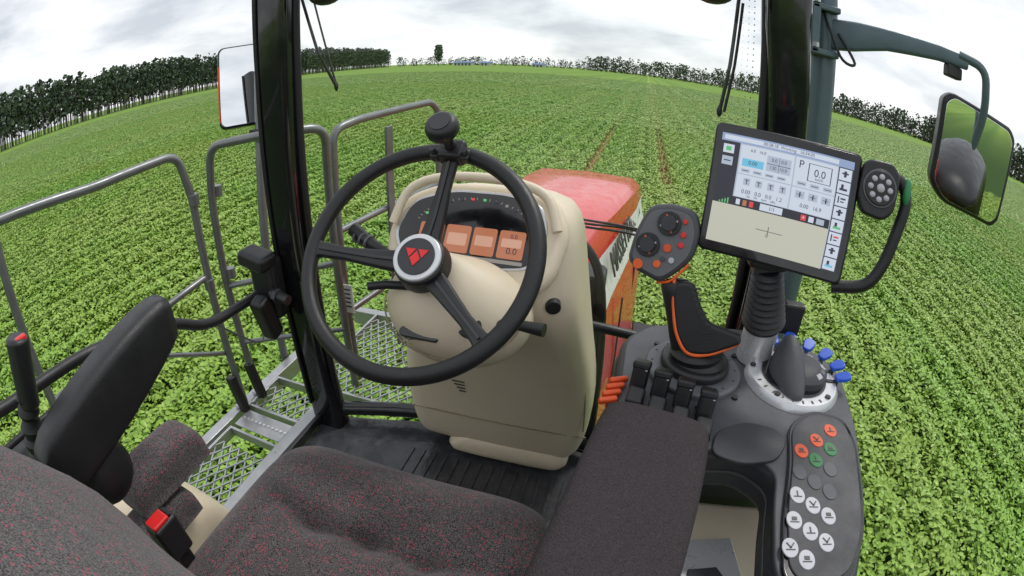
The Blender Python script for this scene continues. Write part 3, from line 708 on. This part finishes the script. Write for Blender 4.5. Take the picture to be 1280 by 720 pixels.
for (y,zt,zb,x0,x1) in ((.06,2.58,2.50,-.410,-.362),(.08,2.61,2.49,-.415,-.352),(.20,2.645,2.515,-.418,-.348),(.32,2.675,2.555,-.418,-.348),(.405,2.69,2.60,-.417,-.350),(.42,2.68,2.61,-.413,-.354)):
    secs.append([Vector((x,y,z)) for x,z in rrect(x0,x1,zb,zt,.020,4)])
loft('arm',secs,black,ar,sub=1)
sphere('hinge',(-.38,.17,2.48),(.025,.06,.06),black,ar)
for (x,y,z,a,b,c) in ((-.44,.30,2.37,.055,.11,.07),(-.42,.22,2.29,.05,.10,.06)):
    cushion('side_bolster',x-a,x+a,y-b,y+b,z+c*.5,c,fab,ar,nx=14,ny=14,edge=.02)
bk=empty('seat_belt_buckle')
box('stalk',(-.292,.185,2.30),(.024,.035,.12),black,bk,bevel=.006)
box('body',(-.292,.185,2.365),(.040,.058,.085),black,bk,bevel=.008)
box('button',(-.290,.180,2.410),(.030,.040,.010),redl,bk,bevel=.004)
box('button_slot',(-.290,.204,2.410),(.024,.006,.006),black,bk,bevel=.001)
lv=empty('park_brake_lever')
cyl('boot',(-.53,.07,2.44),(-.50,.12,2.62),.03,rubber,lv,prof=[(i/20,.026-.0003*i+.004*math.sin(i*1.9)) for i in range(21)])
cyl('grip',(-.50,.12,2.60),(-.488,.15,2.72),.022,black,lv,bevel=.008,r1=.024)
box('release_button',(-.478,.152,2.715),(.014,.026,.012),redl,lv,bevel=.004)

# ------------------------------------------------------------------ right armrest pad
pd=empty('armrest')
ptf=frm((.372,.37,2.585),(1,-.15,-.03),(0,1,.12))
cushion('pad',-.079,.077,-.21,.160,0,.045,padm,pd,nx=18,ny=28,edge=.012,mw=ptf)
prism('pad_tray',rrect(-.08,.080,-.21,.160,.03),-.075,-.04,black,pd,mw=ptf,bevel=.01)
prism('support',rrect(-.06,.03,-.15,.08,.03),-.28,-.07,greyd,pd,mw=ptf,bevel=.01)

# ------------------------------------------------------------------ right console
rc=empty('control_console')
co_out=rpoly([(.325,.56),(.325,.86),(.38,.94),(.60,.98),(.75,.95),(.82,.85),(.80,.66),(.76,.46),(.71,.32),(.675,.28),(.60,.27),(.575,.33),(.585,.44),(.60,.52),(.55,.565),(.44,.55)],.05,5)
prism('body',co_out,2.41,2.495,greyd,rc,bevel=.018,seg=4,taper=.96)
prism('top_skin',[(.575+(x-.575)*.95,.64+(y-.64)*.95) for x,y in co_out],2.49,2.5,greyp,rc,bevel=.004)
prism('lower_body',rrect(.40,.76,.66,.92,.05),1.8,2.42,greyd,rc,bevel=.02)
tube('console_seam',[(.575+(x-.575)*1.0,.64+(y-.64)*1.0,2.455) for x,y in co_out],.0025,decalgrey,rc,closed=True,n=6)
cyl('joystick_plate',(.47,.77,2.495),(.47,.77,2.512),.092,greym,rc,bevel=.006,n=48)
cyl('joystick_ring',(.47,.77,2.51),(.47,.77,2.53),.066,black,rc,bevel=.008,n=48)
cyl('joystick_boot',(.47,.77,2.525),(.465,.77,2.565),.05,rubber,rc,prof=[(0,.055),(.25,.048),(.5,.05),(.7,.038),(1,.034)],n=40)
for i in range(14):
    a=2*math.pi*i/14;box('plate_mark',(.47+.08*math.cos(a),.77+.08*math.sin(a),2.5125),(.002,.004,.001),greyd,rc,bevel=0,rot=(0,0,math.degrees(a)+90))
for (x,y) in ((.545,.70),(.40,.845),(.56,.84)): cyl('plate_screw',(x,y,2.498),(x,y,2.504),.006,black,rc,n=12)
lid=rpoly([(.49,.545),(.50,.60),(.56,.635),(.615,.62),(.625,.585),(.60,.545),(.54,.53)],.04,5)
prism('oval_lid',lid,2.498,2.506,greyd,rc,bevel=.003)
for i,(x,y) in enumerate(((.368,.672),(.404,.655),(.442,.637),(.480,.618))):
    prism('lever_slot',rrect(x-.012,x+.012,y-.045,y+.045,.008),2.498,2.503,blackg,rc,bevel=.001)
    box('lever_knob',(x,y+.012,2.528),(.028,.030,.046),black,rc,bevel=.007,rot=(-18,0,-10))
    box('lever_tip',(x+.001,y+.020,2.548),(.030,.034,.014),rubber,rc,bevel=.005,rot=(-22,0,-10))
    box('lever_base',(x-.003,y-.025,2.512),(.028,.034,.024),black,rc,bevel=.006,rot=(20,0,-10))
    box('lever_line',(x+.001,y+.004,2.548),(.018,.002,.002),btnw,rc,bevel=0,rot=(-22,0,-10))
for i in range(4): box('orange_lever',(.322+.004*i,.645+.016*i,2.500+.003*i),(.034,.010,.012),orangec,rc,bevel=.004,rot=(10,0,25))
kx,ky=.675,.775
cyl('ring_base',(kx,ky,2.49),(kx,ky,2.515),.098,silver,rc,prof=[(0,.102),(.6,.101),(1,.094)],n=56)
cyl('dial_well',(kx,ky,2.514),(kx,ky,2.519),.070,blackg,rc,n=48,bevel=.002)
cyl('dial',(kx+.012,ky+.006,2.516),(kx+.012,ky+.006,2.545),.058,greyd,rc,prof=[(0,.060),(.5,.057),(.8,.045),(1,.03)],n=44)
for i in range(6):
    a=math.radians(-50+i*26);box('dial_key',(kx+.012+.044*math.cos(a),ky+.006+.044*math.sin(a),2.5345),(.012,.016,.01),[btnw,greym][i%2],rc,bevel=.002,rot=(0,25,math.degrees(a)))
secs=[]
for (t,wd,h) in ((-.085,.010,.012),(-.062,.026,.03),(-.02,.036,.065),(.015,.034,.085),(.04,.020,.07),(.052,.008,.03)):
    ax=Vector((-.12,1,0)).normalized();sd_=Vector((1,.12,0)).normalized();c=Vector((kx-.022,ky,2.512))+ax*t
    secs.append([c+sd_*math.cos(a)*wd+Vector((0,0,max(0,math.sin(a))*h)) for a in [math.pi*2*i/20 for i in range(20)]])
loft('pointer_grip',secs,greyp,rc,sub=1)
for (sx,sy) in ((-.05,-.068),(.06,-.06),(-.085,.02)):
    cyl('ring_screw',(kx+sx,ky+sy,2.512),(kx+sx,ky+sy,2.518),.006,black,rc,n=12)
for i in range(9):
    a=math.radians(200+i*14);box('ring_mark',(kx+.084*math.cos(a),ky+.084*math.sin(a),2.5155),(.003,.008,.0015),decalgrey,rc,bevel=0,rot=(0,0,math.degrees(a)-90))
for i,(x,y,a) in enumerate(((.648,.885,100),(.690,.893,80),(.730,.877,58),(.762,.848,38),(.780,.81,15),(.780,.77,0))):
    ar_=math.radians(a);d=Vector((math.cos(ar_),math.sin(ar_),0))
    box('paddle_stem',Vector((x,y,2.512))-d*.02,(.03,.010,.012),black,rc,bevel=.002,rot=(0,0,a))
    rr=Matrix.Rotation(ar_,3,'Z')@Matrix.Rotation(-.30,3,'Y')
    pts=[(-.015,-.009),(.007,-.015),(.019,-.010),(.021,0),(.019,.010),(.007,.015),(-.015,.009)]
    prism('blue_paddle',rpoly(pts,.006,3),-.004,.005,blue,rc,bevel=.003,mw=Matrix.Translation((x,y,2.527))@rr.to_4x4())
kp_=rpoly([(.635,.635),(.695,.685),(.762,.67),(.770,.60),(.730,.40),(.685,.315),(.61,.295),(.582,.33),(.592,.43),(.622,.55)],.04,5)
prism('keypad_frame',kp_,2.498,2.507,blackg,rc,bevel=.003)
prism('keypad',[(.672+(x-.672)*.90,.49+(y-.49)*.93) for x,y in kp_],2.505,2.510,greyd,rc,bevel=.002)
def button(x,y,m,rx=.0125,ry=.0165,sym=True,k=0):
    pts=[(x+math.cos(t)*rx,y+math.sin(t)*ry) for t in [2*math.pi*i/20 for i in range(20)]]
    prism('button',pts,2.509,2.5115,m,rc,bevel=.001,seg=2)
    if sym:
        z=2.512
        box('button_symbol',(x,y-.004,z),(.014,.0015,.0008),decalgrey,rc,bevel=0)
        if k%3==0: box('button_symbol',(x,y+.002,z),(.002,.010,.0008),decalgrey,rc,bevel=0)
        elif k%3==1:
            box('button_symbol',(x-.002,y+.003,z),(.002,.011,.0008),decalgrey,rc,bevel=0,rot=(0,0,35));box('button_symbol',(x+.003,y+.003,z),(.002,.011,.0008),decalgrey,rc,bevel=0,rot=(0,0,-35))
        else:
            box('button_symbol',(x,y+.002,z),(.008,.006,.0008),decalgrey,rc,bevel=0)
for r_ in range(6):
    for c_ in range(3):
        x=.717-.0355*c_-.0125*r_;y=.624-.029*c_-.0485*r_
        m=[btno,btng,btnd,btnw,btnw,btnw][r_] if not (r_==1 and c_==2) else btnd
        if r_==2 and c_==2: m=btnw
        if r_==3 and c_==0: m=btnd
        if r_==5 and c_==2: continue
        button(x,y,m,sym=m is not btnd,k=r_*2+c_)
lg=empty('side_panel')
prism('beige_ledge',[(.44,.05),(.66,.05),(.70,.5),(.68,.64),(.44,.64)],2.24,2.30,beige,lg,bevel=.02)
prism('panel_window',[(.47,.22),(.56,.20),(.61,.45),(.59,.54),(.47,.52)],2.305,2.312,silver,lg,bevel=.003)
prism('panel_window_dark',[(.50,.34),(.55,.32),(.58,.44),(.56,.47),(.51,.46)],2.313,2.316,greyd,lg,bevel=.001)
for i in range(4): box('remote_lever',(.485+.006*i,.34-.03*i,2.43),(.045,.018,.04),black,lg,bevel=.008,rot=(0,0,15))
box('lever_block',(.50,.29,2.39),(.06,.15,.05),black,lg,bevel=.01)

# ------------------------------------------------------------------ joystick
jf=frm((.436,.800,2.652),(.95,-.22,.03),(.0,.28,.93))
js=empty('joystick',jf)
q=.00148
def J(x,y): return ((x-868)*q,(360-y)*q)
head=rpoly([J(*p) for p in((806,274),(836,268),(862,273),(870,296),(866,326),(850,346),(832,362),(800,352),(789,340),(793,308))],.02,5)
prism('head',head,.0,.035,greyp,js,bevel=.010,seg=4)
prism('head_face',[(-.056+(x+.056)*.86,.062+(y-.062)*.86) for x,y in head],.035,.037,greym,js,bevel=.001)
secs=[]
for (cx,cy,wx,tz,zc) in ((846,352,20,.020,.014),(856,370,21,.021,.012),(866,390,23,.022,.010),(876,408,27,.022,.006),(884,424,30,.022,.002),(888,440,27,.020,-.004),(888,456,22,.017,-.012)):
    c=J(cx,cy);dirx=Vector((.93,.25,0)) 
    secs.append([Vector((c[0],c[1],zc))+dirx*math.cos(t)*wx*q+Vector((0,0,math.sin(t)*tz)) for t in [2*math.pi*i/24 for i in range(24)]])
loft('grip',secs,rubber,js,sub=1)
fl_=rpoly([J(*p) for p in((872,352),(884,376),(898,394),(940,400),(942,410),(906,432),(880,436),(862,414),(852,380),(850,356))],.012,5)
prism('palm_rest',fl_,.012,.034,rubber,js,bevel=.008,seg=4)
tube('orange_trim',smoothpath([(*J(848,350),.027),(*J(853,380),.029),(*J(864,414),.031),(*J(882,434),.031),(*J(908,430),.029),(*J(940,410),.025)],5),.0034,orange,js)
tube('orange_trim_top',smoothpath([(*J(828,362),.018),(*J(842,358),.028),(*J(852,348),.03),(*J(862,334),.028)],5),.0026,orange,js)
for i in range(9):
    a=J(868+i*2.4,362+i*7);b=J(884+i*4.4,356+i*6);box('grip_rib',((a[0]+b[0])/2,(a[1]+b[1])/2,.0345),(.018,.0018,.0018),black,js,bevel=0,rot=(0,0,15))
def jb(px,py,r,m,h=.008):
    x,y=J(px,py);cyl('head_button',(x,y,.036),(x,y,.037+h),r*q,m,js,bevel=.0012,n=24)
for (px,py) in ((833,292),(812,320)):
    jb(px,py,14,black,.006);jb(px,py,9,greyd,.013)
    for a in range(4):
        x,y=J(px,py);t=a*math.pi/2+.4;box('rocker_mark',(x+.0145*math.cos(t),y+.0145*math.sin(t),.0435),(.003,.003,.001),[btnw,orange][a%2],js,bevel=0)
for (px,py,r,m) in ((851,302,3.5,redl),(835,320,5,btno),(850,314,3.5,redl),(826,340,4.5,orange),(804,344,6,orange),(842,333,3.5,btnw),(851,287,3,redl),(832,333,3,btnd)):
    jb(px,py,r,m,.003)

# ------------------------------------------------------------------ monitor
mo=empty('touchscreen_monitor',frm((.561,.781,2.833),(.244,-.0755,.003),(.026,.0365,.205)))
W,H=.130,.109
prism('casing',rrect(-W,W,-H,H,.012),-.03,.0,black,mo,bevel=.005,seg=3)
prism('back_hump',rrect(-.08,.08,-.09,.06,.02),-.055,-.028,black,mo,bevel=.01)
prism('bezel',rrect(-W+.004,W-.004,-H+.004,H-.004,.009),-.001,.003,blackg,mo,bevel=.001)
def S_(x0,x1,y0,y1,m,lay=0,nm='screen_area'):
    a=-.116+.232*x0;b=-.116+.232*x1;c=.092-.182*y1;d=.092-.182*y0
    mesh(nm,[(a,c,.0035+lay*.0003),(b,c,.0035+lay*.0003),(b,d,.0035+lay*.0003),(a,d,.0035+lay*.0003)],[(0,1,2,3)],m,mo,smooth=False)
S_(0,1,0,1,scrw,0,'screen')
S_(.0,1,0,.07,scrt,1)
S_(.02,.88,.015,.055,scrp,2)
S_(0,.14,.07,.56,scrd,1);S_(.0,.88,.56,.64,scrd,1)
S_(0,.88,.64,1,scry,1)
S_(.15,.55,.08,.34,scrp,1);S_(.56,.88,.08,.34,scrp,1);S_(.15,.55,.35,.555,scrp,1);S_(.56,.88,.35,.555,scrp,1)
S_(.17,.33,.20,.27,scrb,2);S_(.35,.53,.13,.27,scrw,2);S_(.35,.53,.20,.205,scrk,3);S_(.44,.443,.13,.27,scrk,3)
S_(.02,.10,.10,.18,scrp,2);S_(.04,.08,.12,.16,scrg,3)
S_(.02,.10,.21,.29,scrw,2);S_(.035,.085,.245,.255,scrk,3)
S_(.66,.84,.11,.27,scrk,2);S_(.667,.833,.115,.265,scrp,3)
for i in range(4):
    S_(.20+.09*i,.25+.09*i,.375,.44,scrw,2);S_(.21+.09*i,.24+.09*i,.39,.396,scrk,3);S_(.222+.09*i,.228+.09*i,.385,.43,scrk,4)
    S_(.17+.09*i,.235+.09*i,.295,.325,scrw,2);S_(.18+.09*i,.225+.09*i,.307,.313,scrk,3)
for i in range(3):
    S_(.59+.1*i,.66+.1*i,.375,.44,scrw,2);S_(.60+.1*i,.645+.1*i,.405,.41,scrk,3);S_(.62+.1*i,.63+.1*i,.385,.43,scrk,4)
    S_(.59+.1*i,.66+.1*i,.29,.325,scrw,2);S_(.60+.1*i,.65+.1*i,.305,.311,scrk,3)
for i in range(4): S_(.045+.02*i,.055+.02*i,.62-.012*i,.635,scrg,2)
for i in range(3): S_(.17+.05*i,.20+.05*i,.575,.625,[scrp,scro,scrr][i],2)
S_(.35,.52,.57,.63,scrp,2);S_(.66,.70,.575,.625,scrr,2);S_(.72,.76,.575,.625,scrp,2);S_(.78,.84,.575,.625,scrw,2)
S_(.885,1,.07,1,scrk,1)
for i in range(8):
    y0=.08+.115*i
    S_(.893,.99,y0,y0+.105,scrp,2)
    if i%3==0: S_(.915,.965,y0+.035,y0+.05,scrk,3);S_(.93,.95,y0+.02,y0+.075,scrk,4)
    elif i%3==1: S_(.91,.97,y0+.06,y0+.08,[scrk,scrg,scrb][i//3],3);S_(.92,.94,y0+.025,y0+.06,scrk,4)
    else: S_(.91,.92,y0+.02,y0+.08,scrk,3);S_(.93,.97,y0+.03,y0+.045,scrr if i==5 else scrk,3);S_(.93,.96,y0+.06,y0+.07,scrk,3)
S_(.35,.55,.80,.805,scrk,2);S_(.44,.445,.76,.82,scrk,3)
def T_(s,x,y,size,m=scrk,lay=.0056): text('screen_text',s,size,m,mo,Matrix.Translation((-.116+.232*x,.092-.182*y,lay)),ext=.0001)
T_('P',.605,.14,.018);T_('0.0',.75,.19,.017);T_('km/h',.75,.24,.007);T_('00:28:18  Working   16:34:20',.5,.035,.0075)
T_('0.00',.25,.235,.009);T_('0.0   0.0',.44,.165,.008);T_('130  10.0',.44,.235,.008);T_('0.00   0.0   0.0   1.2',.35,.50,.009);T_('0.00   16.9',.72,.50,.009)
T_('ha    l/h    rpm    kPa',.35,.535,.006);T_('6.0   16.0',.28,.12,.007);T_('1/1',.44,.60,.009);T_('+',.68,.6,.01,scrp);T_('0',.44,.84,.009)
tube('handle',smoothpath([(.118,.065,-.02),(.165,.088,-.015),(.205,.085,-.01),(.222,.055,-.01),(.214,0,-.01),(.200,-.06,-.01),(.175,-.098,-.012),(.118,-.115,-.018)],6),.011,rubber,mo,sy=1.2)
sphere('handle_green_inlay',(.219,.070,.0),(.008,.024,.008),green,mo,n=14)
prism('jog_housing',rpoly([(.132,.105),(.185,.108),(.202,.09),(.198,.03),(.18,.012),(.14,.015),(.128,.04)],.02,5),-.02,.012,black,mo,bevel=.006)
jc=(.165,.062)
cyl('jog_ring',(*jc,.012),(*jc,.016),.031,greym,mo,bevel=.001,n=36)
cyl('jog_dial',(*jc,.014),(*jc,.020),.028,black,mo,bevel=.002,n=36)
for i in range(8):
    a=i*math.pi/4;sphere('jog_key',(jc[0]+.018*math.cos(a),jc[1]+.018*math.sin(a),.020),(.0055,.005,.0025),btnw,mo,n=12)
sphere('jog_centre',(*jc,.021),(.0075,.0075,.004),btnw,mo,n=14)
mt=empty('monitor_mount')
box('bracket',(.563,.80,2.735),(.075,.05,.05),black,mt,bevel=.01)
box('bracket_arm',(.568,.815,2.71),(.05,.04,.04),greyd,mt,bevel=.006)
pr=[]
for i in range(9):
    t=i/9;r=.027+.016*t
    pr+=[(t,r-.0045),(t+.03,r+.001),(t+.055,r+.0035),(t+.08,r+.001)]
pr.append((1,.042))
cyl('bellows',(.570,.805,2.705),(.60,.84,2.585),.03,rubber,mt,prof=pr,n=36)
cyl('base_tube',(.60,.84,2.50),(.60,.84,2.59),.036,silver,mt,bevel=.004,n=36)
box('side_switch_box',(.69,.93,2.56),(.05,.03,.07),black,mt,bevel=.006)
